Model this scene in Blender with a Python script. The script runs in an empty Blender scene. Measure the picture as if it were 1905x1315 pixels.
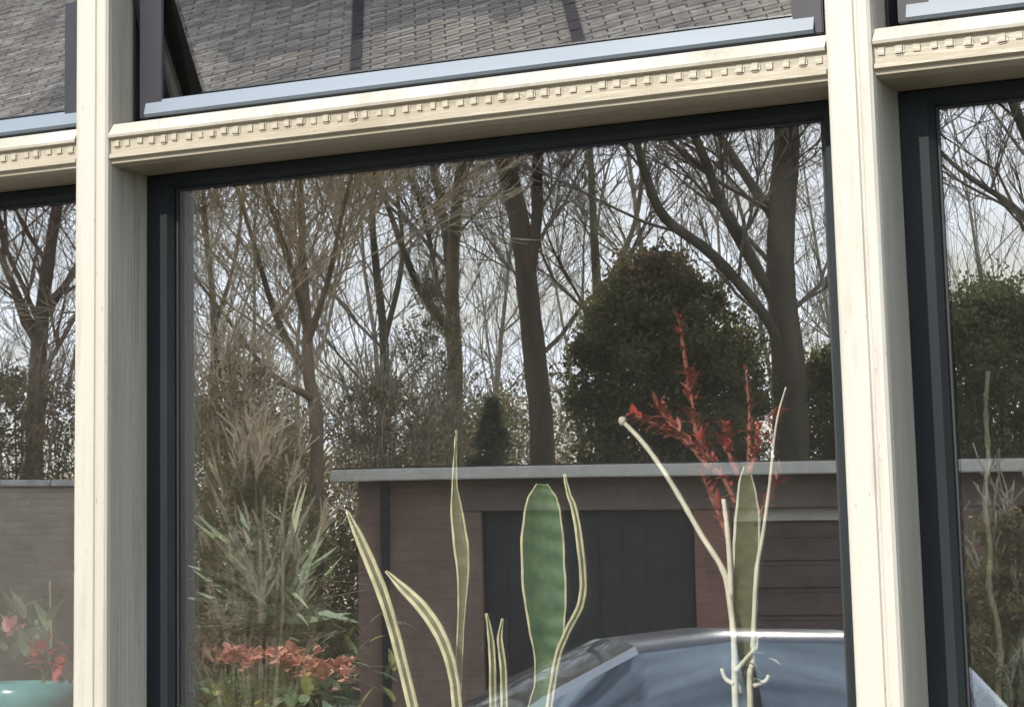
import bpy, bmesh, math, random
import numpy as np
from mathutils import Vector, Matrix

SC = bpy.context.scene
COL = SC.collection
rnd = random.Random(7)
R = math.radians

# ------------------------------------------------------------------ camera
CAM = np.array([1.84, -2.6519, 1.6204])
YAW, PIT, ROL, FPX, U0, V0, WPX, HPX = -.530, .163, -.007, 4514.7, 479.5, 381.2, 1905., 1315.
_F = np.array([math.sin(YAW) * math.cos(PIT), math.cos(YAW) * math.cos(PIT), math.sin(PIT)])
_R = np.array([math.cos(YAW), -math.sin(YAW), 0.])
_U = np.cross(_R, _F)
_R, _U = _R * math.cos(ROL) + _U * math.sin(ROL), _U * math.cos(ROL) - _R * math.sin(ROL)
cd = bpy.data.cameras.new('camera')
cam = bpy.data.objects.new('camera', cd)
COL.objects.link(cam)
cam.matrix_world = Matrix(((_R[0], _U[0], -_F[0], CAM[0]), (_R[1], _U[1], -_F[1], CAM[1]), (_R[2], _U[2], -_F[2], CAM[2]), (0, 0, 0, 1)))
cd.sensor_width = 36.
cd.lens = FPX / WPX * 36.
cd.shift_x = (WPX / 2 - U0) / WPX
cd.shift_y = (V0 - HPX / 2) / WPX
cd.clip_start, cd.clip_end = .05, 2000.
SC.camera = cam

# ------------------------------------------------------------------ sky, sun, exposure
SUN_EL, SUN_AZ = R(34), math.atan2(-.25, -.97)          # azimuth measured from +Y towards +X
world = bpy.data.worlds.new('World')
SC.world = world
world.use_nodes = True
wn, wl = world.node_tree.nodes, world.node_tree.links
bg = wn['Background']
sky = wn.new('ShaderNodeTexSky')
sky.sky_type = 'NISHITA'
sky.sun_disc = False
sky.sun_elevation, sky.sun_rotation = SUN_EL, SUN_AZ
wl.new(sky.outputs[0], bg.inputs[0])
bg.inputs[1].default_value = .15
tc = wn.new('ShaderNodeTexCoord')
sep = wn.new('ShaderNodeSeparateXYZ')
wl.new(tc.outputs['Generated'], sep.inputs[0])
zz = wn.new('ShaderNodeMath'); zz.operation = 'ADD'; zz.inputs[1].default_value = .22
wl.new(sep.outputs[2], zz.inputs[0])
zm = wn.new('ShaderNodeMath'); zm.operation = 'MAXIMUM'; zm.inputs[1].default_value = .05
wl.new(zz.outputs[0], zm.inputs[0])
dv = wn.new('ShaderNodeVectorMath'); dv.operation = 'DIVIDE'
cmb = wn.new('ShaderNodeCombineXYZ')
for i in range(3):
    wl.new(zm.outputs[0], cmb.inputs[i])
wl.new(tc.outputs['Generated'], dv.inputs[0]); wl.new(cmb.outputs[0], dv.inputs[1])
nz = wn.new('ShaderNodeTexNoise')
nz.inputs['Scale'].default_value = 4.2
nz.inputs['Detail'].default_value = 9
nz.inputs['Roughness'].default_value = .58
wl.new(dv.outputs[0], nz.inputs['Vector'])
rp = wn.new('ShaderNodeValToRGB')
rp.color_ramp.elements[0].position, rp.color_ramp.elements[1].position = .38, .66
wl.new(nz.outputs[0], rp.inputs[0])
bg2 = wn.new('ShaderNodeBackground')
bg2.inputs[0].default_value = (.80, .865, 1., 1)
bg2.inputs[1].default_value = 3.25
mx = wn.new('ShaderNodeMixShader')
wl.new(rp.outputs[0], mx.inputs[0]); wl.new(bg.outputs[0], mx.inputs[1]); wl.new(bg2.outputs[0], mx.inputs[2])
wl.new(mx.outputs[0], wn['World Output'].inputs[0])
sd = bpy.data.lights.new('sun', 'SUN')
sd.energy, sd.angle, sd.color = 4.4, R(.5), (1., .95, .87)
sun = bpy.data.objects.new('sun', sd)
COL.objects.link(sun)
TO_SUN = Vector((math.sin(SUN_AZ) * math.cos(SUN_EL), math.cos(SUN_AZ) * math.cos(SUN_EL), math.sin(SUN_EL)))
sun.rotation_euler = TO_SUN.to_track_quat('Z', 'Y').to_euler()
SC.view_settings.view_transform = 'Standard'
SC.view_settings.look = 'None'
SC.view_settings.gamma = 1
SC.view_settings.exposure = .32
SC.view_settings.use_curve_mapping = False
SC.cycles.caustics_reflective = False
SC.cycles.caustics_refractive = False
SC.cycles.transparent_max_bounces = 16
SC.cycles.max_bounces = 10

# ------------------------------------------------------------------ measuring
YG = .112                                        # plane of the lower glass
def ray(u, v):
    d = _F + _R * (u - U0) / FPX - _U * (v - V0) / FPX
    return d / np.linalg.norm(d)
def inside(u, v, y):                             # a point in the plane y (behind the glass)
    d = ray(u, v)
    return Vector(CAM + d * (y - CAM[1]) / d[1])
def street(u, v, dist):                          # a point out in the street that the glass mirrors there
    p = CAM + ray(u, v) * dist
    return Vector((p[0], 2 * YG - p[1], p[2]))
E1 = Vector((math.cos(YAW), math.sin(YAW), 0))   # along the street
E2 = Vector((math.sin(YAW), -math.cos(YAW), 0))  # away from the house

# ------------------------------------------------------------------ materials
MATS = {}
def mat(name, col, rough=.6, metal=0., var=.12, scale=8., bump=0., bscale=60., stretch=(1, 1, 1), spec=.5, col2=None, sheen=0.):
    m = bpy.data.materials.new(name)
    m.use_nodes = True
    n, l = m.node_tree.nodes, m.node_tree.links
    b = n['Principled BSDF']
    b.inputs['Roughness'].default_value = rough
    b.inputs['Metallic'].default_value = metal
    b.inputs['Specular IOR Level'].default_value = spec
    t = n.new('ShaderNodeTexCoord')
    mp = n.new('ShaderNodeMapping')
    mp.inputs['Scale'].default_value = stretch
    l.new(t.outputs['Object'], mp.inputs[0])
    nt = n.new('ShaderNodeTexNoise')
    nt.inputs['Scale'].default_value = scale
    nt.inputs['Detail'].default_value = 6
    l.new(mp.outputs[0], nt.inputs['Vector'])
    r = n.new('ShaderNodeValToRGB')
    c2 = col2 or tuple(c * (1 - 2 * var) for c in col)
    c1 = col if col2 else tuple(min(1, c * (1 + var)) for c in col)
    r.color_ramp.elements[0].position, r.color_ramp.elements[1].position = .3, .7
    r.color_ramp.elements[0].color = (*c2, 1)
    r.color_ramp.elements[1].color = (*c1, 1)
    l.new(nt.outputs[0], r.inputs[0])
    l.new(r.outputs[0], b.inputs['Base Color'])
    if bump:
        nb = n.new('ShaderNodeTexNoise')
        nb.inputs['Scale'].default_value = bscale
        nb.inputs['Detail'].default_value = 4
        l.new(mp.outputs[0], nb.inputs['Vector'])
        bp = n.new('ShaderNodeBump')
        bp.inputs['Strength'].default_value = bump
        bp.inputs['Distance'].default_value = .004
        l.new(nb.outputs[0], bp.inputs['Height'])
        l.new(bp.outputs[0], b.inputs['Normal'])
    MATS[name] = m
    return m
def grime(name, col, scale, stretch, lo, hi, amount):     # stains and small chips with a shape of their own
    m = MATS[name]; n, l = m.node_tree.nodes, m.node_tree.links
    b = n['Principled BSDF']; src = b.inputs['Base Color'].links[0].from_socket
    t = n.new('ShaderNodeTexCoord'); mp = n.new('ShaderNodeMapping'); mp.inputs['Scale'].default_value = stretch
    l.new(t.outputs['Object'], mp.inputs[0])
    nt = n.new('ShaderNodeTexNoise'); nt.inputs['Scale'].default_value = scale; nt.inputs['Detail'].default_value = 9; nt.inputs['Roughness'].default_value = .7
    l.new(mp.outputs[0], nt.inputs['Vector'])
    mr = n.new('ShaderNodeMapRange'); mr.inputs['From Min'].default_value = lo; mr.inputs['From Max'].default_value = hi; mr.inputs['To Max'].default_value = amount
    l.new(nt.outputs[0], mr.inputs['Value'])
    mm = n.new('ShaderNodeMixRGB'); mm.inputs[2].default_value = (*col, 1)
    l.new(mr.outputs[0], mm.inputs[0]); l.new(src, mm.inputs[1]); l.new(mm.outputs[0], b.inputs['Base Color'])
def leaf_mat(name, col, trans=.45, var=.3, scale=3.):
    m = mat(name, col, .5, var=var, scale=scale)
    n, l = m.node_tree.nodes, m.node_tree.links
    b = n['Principled BSDF']
    tr = n.new('ShaderNodeBsdfTranslucent')
    l.new(b.inputs['Base Color'].links[0].from_socket, tr.inputs[0])
    mxs = n.new('ShaderNodeMixShader')
    mxs.inputs[0].default_value = trans
    l.new(b.outputs[0], mxs.inputs[1]); l.new(tr.outputs[0], mxs.inputs[2])
    l.new(mxs.outputs[0], n['Material Output'].inputs[0])
    return m
def glass_mat(name, refl, tint=(1, 1, 1), wave=.0):
    m = bpy.data.materials.new(name)
    m.use_nodes = True
    n, l = m.node_tree.nodes, m.node_tree.links
    n.remove(n['Principled BSDF'])
    gl = n.new('ShaderNodeBsdfGlossy'); gl.inputs['Roughness'].default_value = 0.
    gl.inputs[0].default_value = (1., .99, .975, 1)
    tr = n.new('ShaderNodeBsdfTransparent'); tr.inputs[0].default_value = (*tint, 1)
    lw = n.new('ShaderNodeFresnel'); lw.inputs[0].default_value = 1.45
    ad = n.new('ShaderNodeMath'); ad.operation = 'ADD'; ad.use_clamp = True
    ad.inputs[1].default_value = refl
    l.new(lw.outputs[0], ad.inputs[0])
    ms = n.new('ShaderNodeMixShader')
    l.new(ad.outputs[0], ms.inputs[0]); l.new(tr.outputs[0], ms.inputs[1]); l.new(gl.outputs[0], ms.inputs[2])
    du = n.new('ShaderNodeBsdfDiffuse'); du.inputs[0].default_value = (.75, .74, .70, 1)
    tcd = n.new('ShaderNodeTexCoord'); nd = n.new('ShaderNodeTexNoise'); nd.inputs['Scale'].default_value = 3.; nd.inputs['Detail'].default_value = 8
    l.new(tcd.outputs['Object'], nd.inputs['Vector'])
    dm = n.new('ShaderNodeMath'); dm.operation = 'MULTIPLY'; dm.inputs[1].default_value = .012
    l.new(nd.outputs[0], dm.inputs[0])
    md = n.new('ShaderNodeMixShader'); l.new(dm.outputs[0], md.inputs[0]); l.new(ms.outputs[0], md.inputs[1]); l.new(du.outputs[0], md.inputs[2])
    l.new(md.outputs[0], n['Material Output'].inputs[0])
    if wave:
        t = n.new('ShaderNodeTexCoord')
        nt = n.new('ShaderNodeTexNoise'); nt.inputs['Scale'].default_value = 2.2; nt.inputs['Detail'].default_value = 1
        l.new(t.outputs['Object'], nt.inputs['Vector'])
        bp = n.new('ShaderNodeBump'); bp.inputs['Strength'].default_value = 1.; bp.inputs['Distance'].default_value = wave
        l.new(nt.outputs[0], bp.inputs['Height']); l.new(bp.outputs[0], gl.inputs['Normal'])
    MATS[name] = m
    return m
def brick_mat(name, a, b_, mortar, bw=.21, bh=.065, rot=None):
    m = bpy.data.materials.new(name)
    m.use_nodes = True
    n, l = m.node_tree.nodes, m.node_tree.links
    bs = n['Principled BSDF']; bs.inputs['Roughness'].default_value = .85
    t = n.new('ShaderNodeTexCoord'); s = n.new('ShaderNodeSeparateXYZ'); l.new(t.outputs['Object'], s.inputs[0])
    ad = n.new('ShaderNodeMath'); l.new(s.outputs[0], ad.inputs[0]); l.new(s.outputs[1], ad.inputs[1])
    c = n.new('ShaderNodeCombineXYZ'); l.new(ad.outputs[0], c.inputs[0]); l.new(s.outputs[2], c.inputs[1])
    k = n.new('ShaderNodeTexBrick')
    k.inputs['Scale'].default_value = 1.
    k.inputs['Brick Width'].default_value, k.inputs['Row Height'].default_value = bw, bh
    k.inputs['Mortar Size'].default_value = .005
    k.inputs['Color1'].default_value, k.inputs['Color2'].default_value, k.inputs['Mortar'].default_value = (*a, 1), (*b_, 1), (*mortar, 1)
    l.new(c.outputs[0], k.inputs[0])
    nt = n.new('ShaderNodeTexNoise'); nt.inputs['Scale'].default_value = 3; l.new(t.outputs['Object'], nt.inputs['Vector'])
    mm = n.new('ShaderNodeMixRGB'); mm.blend_type = 'MULTIPLY'; mm.inputs[0].default_value = .5
    l.new(k.outputs[0], mm.inputs[1]); l.new(nt.outputs[0], mm.inputs[2]); l.new(mm.outputs[0], bs.inputs['Base Color'])
    bp = n.new('ShaderNodeBump'); bp.inputs['Distance'].default_value = .006; bp.invert = True
    l.new(k.outputs['Fac'], bp.inputs['Height']); l.new(bp.outputs[0], bs.inputs['Normal'])
    MATS[name] = m
    return m

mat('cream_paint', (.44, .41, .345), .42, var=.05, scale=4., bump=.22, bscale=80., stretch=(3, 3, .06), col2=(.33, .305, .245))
mat('cream_rail', (.36, .32, .25), .42, var=.05, scale=5., bump=.35, bscale=90., stretch=(.12, 1, 1), col2=(.28, .24, .165))
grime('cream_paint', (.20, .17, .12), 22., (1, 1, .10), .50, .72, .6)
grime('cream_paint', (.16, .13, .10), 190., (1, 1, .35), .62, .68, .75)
grime('cream_rail', (.20, .16, .09), 22., (.2, 1, 1), .50, .74, .65)
grime('cream_rail', (.16, .13, .10), 190., (.5, 1, 1), .62, .68, .75)
mat('dark_paint', (.012, .016, .017), .6, spec=.2, var=.3, scale=6., bump=.2, bscale=70., stretch=(1, 1, .2))
mat('top_paint', (.014, .013, .02), .35, var=.3, scale=6.)
mat('blue_grey_rail', (.12, .15, .18), .38, var=.15, scale=9., stretch=(.15, 1, 1))
mat('gasket', (.008, .008, .009), .6)
mat('white_board', (.7, .69, .64), .5, var=.06)
glass_mat('glass', .13, (.99, 1., .995), wave=.00025)
brick_mat('house_brick', (.24, .12, .085), (.17, .085, .07), (.32, .29, .26))
mat('room_plaster', (.20, .17, .14), .9)
mat('room_boards', (.10, .06, .035), .5)
mat('lawn', (.05, .07, .025), .9, var=.3, scale=2., bump=.5, bscale=30)
mat('asphalt', (.05, .05, .052), .9, var=.2, scale=20., bump=.4, bscale=200)
mat('sand_joint', (.15, .135, .12), .95)
for i, c in enumerate(((.48, .42, .35), (.40, .355, .30), (.56, .51, .44), (.36, .32, .28))):
    mat('clinker_%d' % i, c, .8, var=.2, scale=14., bump=.5, bscale=120)
mat('charcoal_paver', (.055, .05, .055), .8, var=.2, scale=14., bump=.5, bscale=120)
brick_mat('garage_brick', (.54, .34, .25), (.43, .26, .19), (.50, .43, .36))
brick_mat('red_brick', (.58, .27, .19), (.47, .21, .15), (.5, .4, .33))
brick_mat('pale_brick', (.86, .70, .50), (.76, .60, .42), (.82, .70, .54))
mat('fascia_paint', (.88, .83, .70), .5, var=.06)
mat('lintel', (.30, .22, .17), .7)
mat('door_dark', (.022, .026, .034), .45, var=.2)
mat('door_brown', (.16, .11, .09), .55, var=.2)
mat('roof_felt', (.06, .06, .06), .9)
mat('coping', (.72, .69, .62), .8)
mat('bark_dark', (.20, .16, .11), .9, var=.35, scale=3., bump=.8, bscale=14., stretch=(1, 1, .25))
mat('bark_olive', (.30, .25, .15), .9, var=.35, scale=3., bump=.8, bscale=14., stretch=(1, 1, .25))
mat('bark_brown', (.25, .18, .13), .9, var=.3, scale=3., bump=.8, bscale=14., stretch=(1, 1, .25))
mat('twig', (.37, .31, .24), .9, var=.3)
mat('twig_pale', (.55, .48, .36), .9, var=.3)
mat('bark_tan', (.42, .31, .20), .9, var=.3, scale=3., bump=.8, bscale=14., stretch=(1, 1, .25))
mat('twig_tan', (.78, .63, .42), .9, var=.25)
mat('twig_brown', (.40, .29, .22), .9, var=.3)
leaf_mat('evergreen', (.28, .29, .12), .6); leaf_mat('evergreen_dark', (.21, .21, .09), .6); leaf_mat('copper_leaf', (.42, .24, .14), .6)
leaf_mat('olive_leaf', (.36, .31, .13), .55); leaf_mat('olive_pale', (.68, .57, .32), .55); leaf_mat('conifer_blue', (.20, .24, .18), .55); leaf_mat('brown_leaf', (.36, .26, .16), .55)
leaf_mat('hedge_green', (.19, .24, .10), .55)
mat('car_paint', (.50, .55, .57), .22, metal=.35, var=.03)
mat('car_roof_paint', (.10, .12, .15), .22, metal=.3, var=.1)
mat('car_glass', (.30, .36, .40), .05, metal=.75, var=.05, spec=1.)
mat('rubber', (.015, .015, .015), .8)
mat('alloy', (.5, .5, .5), .3, metal=.9, var=.05)
mat('black_plastic', (.015, .015, .016), .5)
mat('lamp_clear', (.8, .8, .82), .1, var=.02)
mat('lamp_red', (.5, .02, .02), .15, var=.05)
mat('straw_stem', (.78, .72, .44), .6, var=.15, scale=30., bump=.3, bscale=200)
mat('pale_stem', (.82, .77, .60), .6, var=.12, scale=30.)
mat('green_stem', (.34, .40, .20), .6, var=.2, scale=25.)
mat('dull_red_stem', (.30, .10, .07), .7, var=.2, scale=25.)
mat('dark_green_stem', (.07, .11, .04), .7, var=.2, scale=25.)
mat('woody_stalk', (.16, .15, .06), .7, var=.3, scale=25., stretch=(1, 1, .2))
mat('snake_green', (.12, .20, .07), .45, scale=60., col2=(.05, .11, .04))
mat('snake_olive', (.17, .165, .07), .5, scale=60., col2=(.10, .11, .045))
mat('cactus_wool', (.75, .70, .58), .9)
mat('terracotta', (.42, .17, .09), .8, var=.15, bump=.2)
mat('white_glaze', (.72, .71, .68), .2, var=.04)
mat('teal_glaze', (.12, .36, .37), .18, var=.15)
mat('grey_glaze', (.22, .23, .24), .3, var=.1)
mat('soil', (.03, .02, .014), .95, var=.3, bump=1., bscale=90)
leaf_mat('red_leaf', (.58, .08, .065), .3, .2, 20.); leaf_mat('dull_red_leaf', (.40, .09, .065), .3, .2, 20.)
leaf_mat('rose_leaf', (.62, .18, .14), .4, .25, 30.)
leaf_mat('yucca_leaf', (.32, .41, .29), .25, .25, 12.); leaf_mat('yucca_pale', (.66, .70, .52), .25, .15, 12.)
leaf_mat('pink_petal', (.90, .42, .40), .3, .2, 30.); leaf_mat('salmon_petal', (.80, .40, .31), .3, .2, 30.)
leaf_mat('green_leaf', (.24, .34, .19), .3, .25, 15.); leaf_mat('lime_leaf', (.32, .34, .10), .3, .25, 15.)

# ------------------------------------------------------------------ helpers
def mesh(name, verts, faces, mats, parent=None, smooth=False, idx=None):
    me = bpy.data.meshes.new(name)
    me.from_pydata([tuple(v) for v in verts] if not isinstance(verts, np.ndarray) else verts.tolist(), [], faces if not isinstance(faces, np.ndarray) else faces.tolist())
    for m in (mats if isinstance(mats, (list, tuple)) else [mats]):
        me.materials.append(MATS[m])
    if idx is not None:
        me.polygons.foreach_set('material_index', np.asarray(idx, dtype=np.int32))
    if smooth:
        me.polygons.foreach_set('use_smooth', np.ones(len(me.polygons), dtype=bool))
    me.update()
    o = bpy.data.objects.new(name, me)
    COL.objects.link(o)
    if parent:
        o.parent = parent
    return o
def thing(name, label, cat, loc=(0, 0, 0), group=None, rot=0.):
    o = bpy.data.objects.new(name, None)
    COL.objects.link(o)
    o.location = loc
    o.rotation_euler.z = rot
    o['label'], o['category'] = label, cat
    if group:
        o['group'] = group
    return o
def tag(o, label, cat, group=None):
    o['label'], o['category'] = label, cat
    if group:
        o['group'] = group
    return o
class B:                                         # collects shapes into one mesh
    def __init__(s): s.v, s.f, s.i = [], [], []
    def add(s, vs, fs, mi=0):
        k = len(s.v); s.v += [tuple(v) for v in vs]; s.f += [tuple(a + k for a in f) for f in fs]; s.i += [mi] * len(fs)
    def box(s, x0, x1, y0, y1, z0, z1, mi=0, bev=0.):
        if not bev:
            s.add([(x, y, z) for z in (z0, z1) for y in (y0, y1) for x in (x0, x1)],
                  [(0, 2, 3, 1), (4, 5, 7, 6), (0, 1, 5, 4), (2, 6, 7, 3), (0, 4, 6, 2), (1, 3, 7, 5)], mi)
            return
        bm = bmesh.new()
        bmesh.ops.create_cube(bm, size=1.)
        for v in bm.verts:
            v.co = Vector(((x0 + x1) / 2 + v.co.x * (x1 - x0), (y0 + y1) / 2 + v.co.y * (y1 - y0), (z0 + z1) / 2 + v.co.z * (z1 - z0)))
        bmesh.ops.bevel(bm, geom=bm.edges[:], offset=bev, segments=2, affect='EDGES')
        bm.verts.index_update()
        s.add([v.co for v in bm.verts], [[v.index for v in f.verts] for f in bm.faces], mi)
        bm.free()
    def prism(s, poly, axis, a, b, mi=0):        # poly in the two other axes, extruded along axis from a to b
        n = len(poly)
        def P(p, t):
            return {'x': (t, p[0], p[1]), 'z': (p[0], p[1], t), 'y': (p[0], t, p[1])}[axis]
        vs = [P(p, a) for p in poly] + [P(p, b) for p in poly]
        fs = [(i, (i + 1) % n, n + (i + 1) % n, n + i) for i in range(n)] + [tuple(range(n - 1, -1, -1)), tuple(range(n, 2 * n))]
        s.add(vs, fs, mi)
    def lathe(s, prof, c=(0, 0, 0), n=24, mi=0, axis='z'):
        vs = []
        for r, h in prof:
            for k in range(n):
                a = 2 * math.pi * k / n
                q = (r * math.cos(a), r * math.sin(a), h)
                if axis == 'y': q = (q[0], q[2], q[1])
                vs.append((c[0] + q[0], c[1] + q[1], c[2] + q[2]))
        fs = [(i * n + k, i * n + (k + 1) % n, (i + 1) * n + (k + 1) % n, (i + 1) * n + k) for i in range(len(prof) - 1) for k in range(n)]
        s.add(vs, fs, mi)
    def build(s, name, mats, parent=None, smooth=False):
        o = mesh(name, s.v, s.f, mats, parent, smooth, s.i)
        bm = bmesh.new(); bm.from_mesh(o.data); bmesh.ops.recalc_face_normals(bm, faces=bm.faces); bm.to_mesh(o.data); bm.free()
        return o
def smooth_path(pts, n=6):
    pts = [Vector(p) for p in pts]
    if len(pts) < 3: return pts
    P = [2 * pts[0] - pts[1]] + pts + [2 * pts[-1] - pts[-2]]
    out = []
    for i in range(1, len(P) - 2):
        for k in range(n):
            t = k / n
            out.append(.5 * ((2 * P[i]) + (-P[i - 1] + P[i + 1]) * t + (2 * P[i - 1] - 5 * P[i] + 4 * P[i + 1] - P[i + 2]) * t * t + (-P[i - 1] + 3 * P[i] - 3 * P[i + 1] + P[i + 2]) * t ** 3))
    return out + [pts[-1]]
def tube(b, pts, r0, r1, n=7, mi=0, knob=0.):
    pts = [Vector(p) for p in pts]
    m = len(pts)
    vs = []
    ref = Vector((.3, .9, .1)).normalized()
    for i, p in enumerate(pts):
        d = (pts[min(i + 1, m - 1)] - pts[max(i - 1, 0)]).normalized()
        a = d.cross(ref).normalized(); c = d.cross(a)
        r = r0 + (r1 - r0) * i / (m - 1)
        if knob: r *= 1 + knob * max(0, math.sin(i * 1.9)) ** 4
        for k in range(n):
            t = 2 * math.pi * k / n
            vs.append(p + a * math.cos(t) * r + c * math.sin(t) * r)
    fs = [(i * n + k, i * n + (k + 1) % n, (i + 1) * n + (k + 1) % n, (i + 1) * n + k) for i in range(m - 1) for k in range(n)]
    fs += [tuple(range(n - 1, -1, -1)), tuple((m - 1) * n + k for k in range(n))]
    b.add(vs, fs, mi)
def segs_mesh(name, segs, n, m, parent):         # segs: rows of p0(3) p1(3) r0 r1, one tapered tube each, all vectorised
    a = np.array(segs, dtype=float)
    p0, p1, r0, r1 = a[:, :3], a[:, 3:6], a[:, 6:7], a[:, 7:8]
    d = p1 - p0; d /= np.linalg.norm(d, axis=1, keepdims=True) + 1e-9
    ref = np.where(np.abs(d[:, 2:3]) > .9, np.array([[1., 0, 0]]), np.array([[0, 0, 1.]]))
    x = np.cross(d, ref); x /= np.linalg.norm(x, axis=1, keepdims=True); y = np.cross(d, x)
    V = np.empty((len(a), 2 * n, 3))
    for k in range(n):
        t = 2 * math.pi * k / n
        o = x * math.cos(t) + y * math.sin(t)
        V[:, k] = p0 + o * r0; V[:, n + k] = p1 + o * r1
    base = (np.arange(len(a)) * 2 * n)[:, None]
    Fs = np.concatenate([base + np.array([[k, (k + 1) % n, n + (k + 1) % n, n + k]]) for k in range(n)])
    return mesh(name, V.reshape(-1, 3), Fs, m, parent, smooth=n > 4)
def leaf_cloud(name, pts, size, mats, parent, rng, idx=None, aspect=.55, up=None):   # one diamond leaf at each point
    pts = np.asarray(pts, float); N = len(pts)
    a = rng.normal(size=(N, 3))
    if up is not None: a = a * .6 + up
    a /= np.linalg.norm(a, axis=1, keepdims=True)
    b = np.cross(a, rng.normal(size=(N, 3))); b /= np.linalg.norm(b, axis=1, keepdims=True)
    s = size * rng.uniform(.6, 1.3, (N, 1))
    V = np.stack([pts - a * s * .5, pts + b * s * aspect * .5, pts + a * s * .5, pts - b * s * aspect * .5], 1).reshape(-1, 3)
    return mesh(name, V, np.arange(4 * N).reshape(-1, 4), mats, parent, idx=rng.integers(0, len(mats), N) if idx is None else idx)

# ------------------------------------------------------------------ the setting
P, W, H, D, Z0 = 1.035, .054, .0575, .0955, 2.2   # bay pitch, post width, transom height, reveal depth, underside of the transoms
def structure(o): o['kind'] = 'structure'; return o
def flat(name, x0, x1, y0, y1, z, m):
    return structure(mesh(name, [(x0, y0, z), (x1, y0, z), (x1, y1, z), (x0, y1, z)], [(0, 1, 2, 3)], m))
flat('ground', -600, 600, -900, 500, -.012, 'lawn')
b = B()
c0 = Vector((-3.6, -7.6, 0))
dv_ = [c0 + E1 * a + E2 * e for a, e in ((-9, -4.2), (9, -4.2), (9, 12.), (-9, 12.))]
structure(mesh('driveway', [(p.x, p.y, -.004) for p in dv_], [(0, 1, 2, 3)], 'asphalt'))
structure(mesh('paving_bed', [(p.x, p.y, .002) for p in [c0 + E1 * a + E2 * e for a, e in ((-7, -3.4), (7, -3.4), (7, 6.2), (-7, 6.2))]], [(0, 1, 2, 3)], 'sand_joint'))
structure(flat('house_path', -5, 6, -3.4, -.02, .004, 'sand_joint'))

# clinker paving that the tilted top sashes mirror
TILT = R(16.)
def ground_hit(u, v):
    d = ray(u, v); p = CAM + d * (.06 - CAM[1]) / d[1]
    n = np.array([0, -math.cos(TILT), -math.sin(TILT)])
    r = d - 2 * (d @ n) * n
    q = p + r * (-p[2] / r[2])
    return Vector(q)
E2S, E1S = E2, E1
E2 = ground_hit(820, 10) - ground_hit(820, 90); E2.normalize(); E1 = Vector((-E2.y, E2.x, 0))
if E1.x < 0: E1 = -E1
lines = [(ground_hit(u, v) - c0).dot(E1) for u, v in ((655, 60), (1050, 15), (200, 60))]
BL, BW, GAP = .15, .055, .008
def brick_bm(l, w, h):
    bb = B(); bb.box(-l / 2, l / 2, -w / 2, w / 2, 0, h, bev=.003); return bb
paver_me = []
for i in range(4):
    o = brick_bm(BL - GAP, BW - GAP, .012).build('paver', 'clinker_%d' % i); paver_me.append(o.data); bpy.data.objects.remove(o)
o = brick_bm(.06, BL - GAP, .018).build('paver', 'charcoal_paver'); dark_me = o.data; bpy.data.objects.remove(o)
paving = thing('clinker_paving', 'brown clinker brick paving of the forecourt with charcoal dividing lines', 'paving', (c0.x, c0.y, .0))
ang = math.atan2(E1.y, E1.x)
paving.rotation_euler.z = ang
spots = []
row = 0
y = -3.3
while y < 4.1:
    x = -5.9 + (row % 2) * BL / 2
    while x < 5.2:
        if min(abs(x - q) for q in lines) > -1:
            spots.append((x, y, rnd.randrange(4), 0))
        x += BL
    y += BW; row += 1
for q in lines:
    y = -3.2
    while y < 4.0:
        spots.append((q, y, 0, 1)); y += BL
cen = ground_hit(800, 60) - c0
cx, cy = cen.dot(E1), cen.dot(E2)
spots.sort(key=lambda s: (s[0] - cx) ** 2 * .35 + (s[1] - (-cy if False else cy)) ** 2)
# E2 is the paving's local -y or +y: keep it explicit
sgn = 1 if (Matrix.Rotation(ang, 3, 'Z') @ Vector((0, 1, 0))).dot(E2) > 0 else -1
rest = B()
for k, (x, y, mi, dk) in enumerate(spots):
    zr = rnd.uniform(-.0022, .0022); rz = rnd.gauss(0, .012)
    if k < 290:
        o = bpy.data.objects.new('paver', dark_me if dk else paver_me[mi])
        COL.objects.link(o); o.parent = paving
        o.location = (x, sgn * y, .0 + zr); o.rotation_euler.z = rz
    else:
        hx, hy = ((.06 / 2, (BL - GAP) / 2) if dk else ((BL - GAP) / 2, (BW - GAP) / 2))
        rest.box(x - hx, x + hx, sgn * y - hy, sgn * y + hy, 0, (.018 if dk else .012) + zr, 4 if dk else mi)
o = rest.build('outer_pavers', ['clinker_0', 'clinker_1', 'clinker_2', 'clinker_3', 'charcoal_paver'], paving)
o['kind'] = 'stuff'

E1, E2 = E1S, E2S
# the house round the window
XL, XR = -P, 2 * P + W
ZH = Z0 + H + .42                                 # underside of the head
b = B()
b.box(-4, 5, .02, .34, 0, .90); b.box(-4, 5, .02, .34, ZH + .07, 3.6)
b.box(-4, XL - .002, .02, .34, .90, ZH + .07); b.box(XR + .002, 5, .02, .34, .90, ZH + .07)
tag(b.build('house_wall', 'house_brick'), 'red brown brick house wall round the timber window', 'wall')
b = B()
b.box(-4, 5, 4.6, 4.7, .1, 2.9); b.box(-4.1, -4, .345, 4.6, .1, 2.9); b.box(5, 5.1, .345, 4.6, .1, 2.9)
structure(b.build('room_wall', 'room_plaster'))
flat('room_floor', -4, 5, .345, 4.6, .1, 'room_boards')
flat('room_ceiling', -4, 5, .345, 4.6, 2.9, 'room_plaster')

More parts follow.
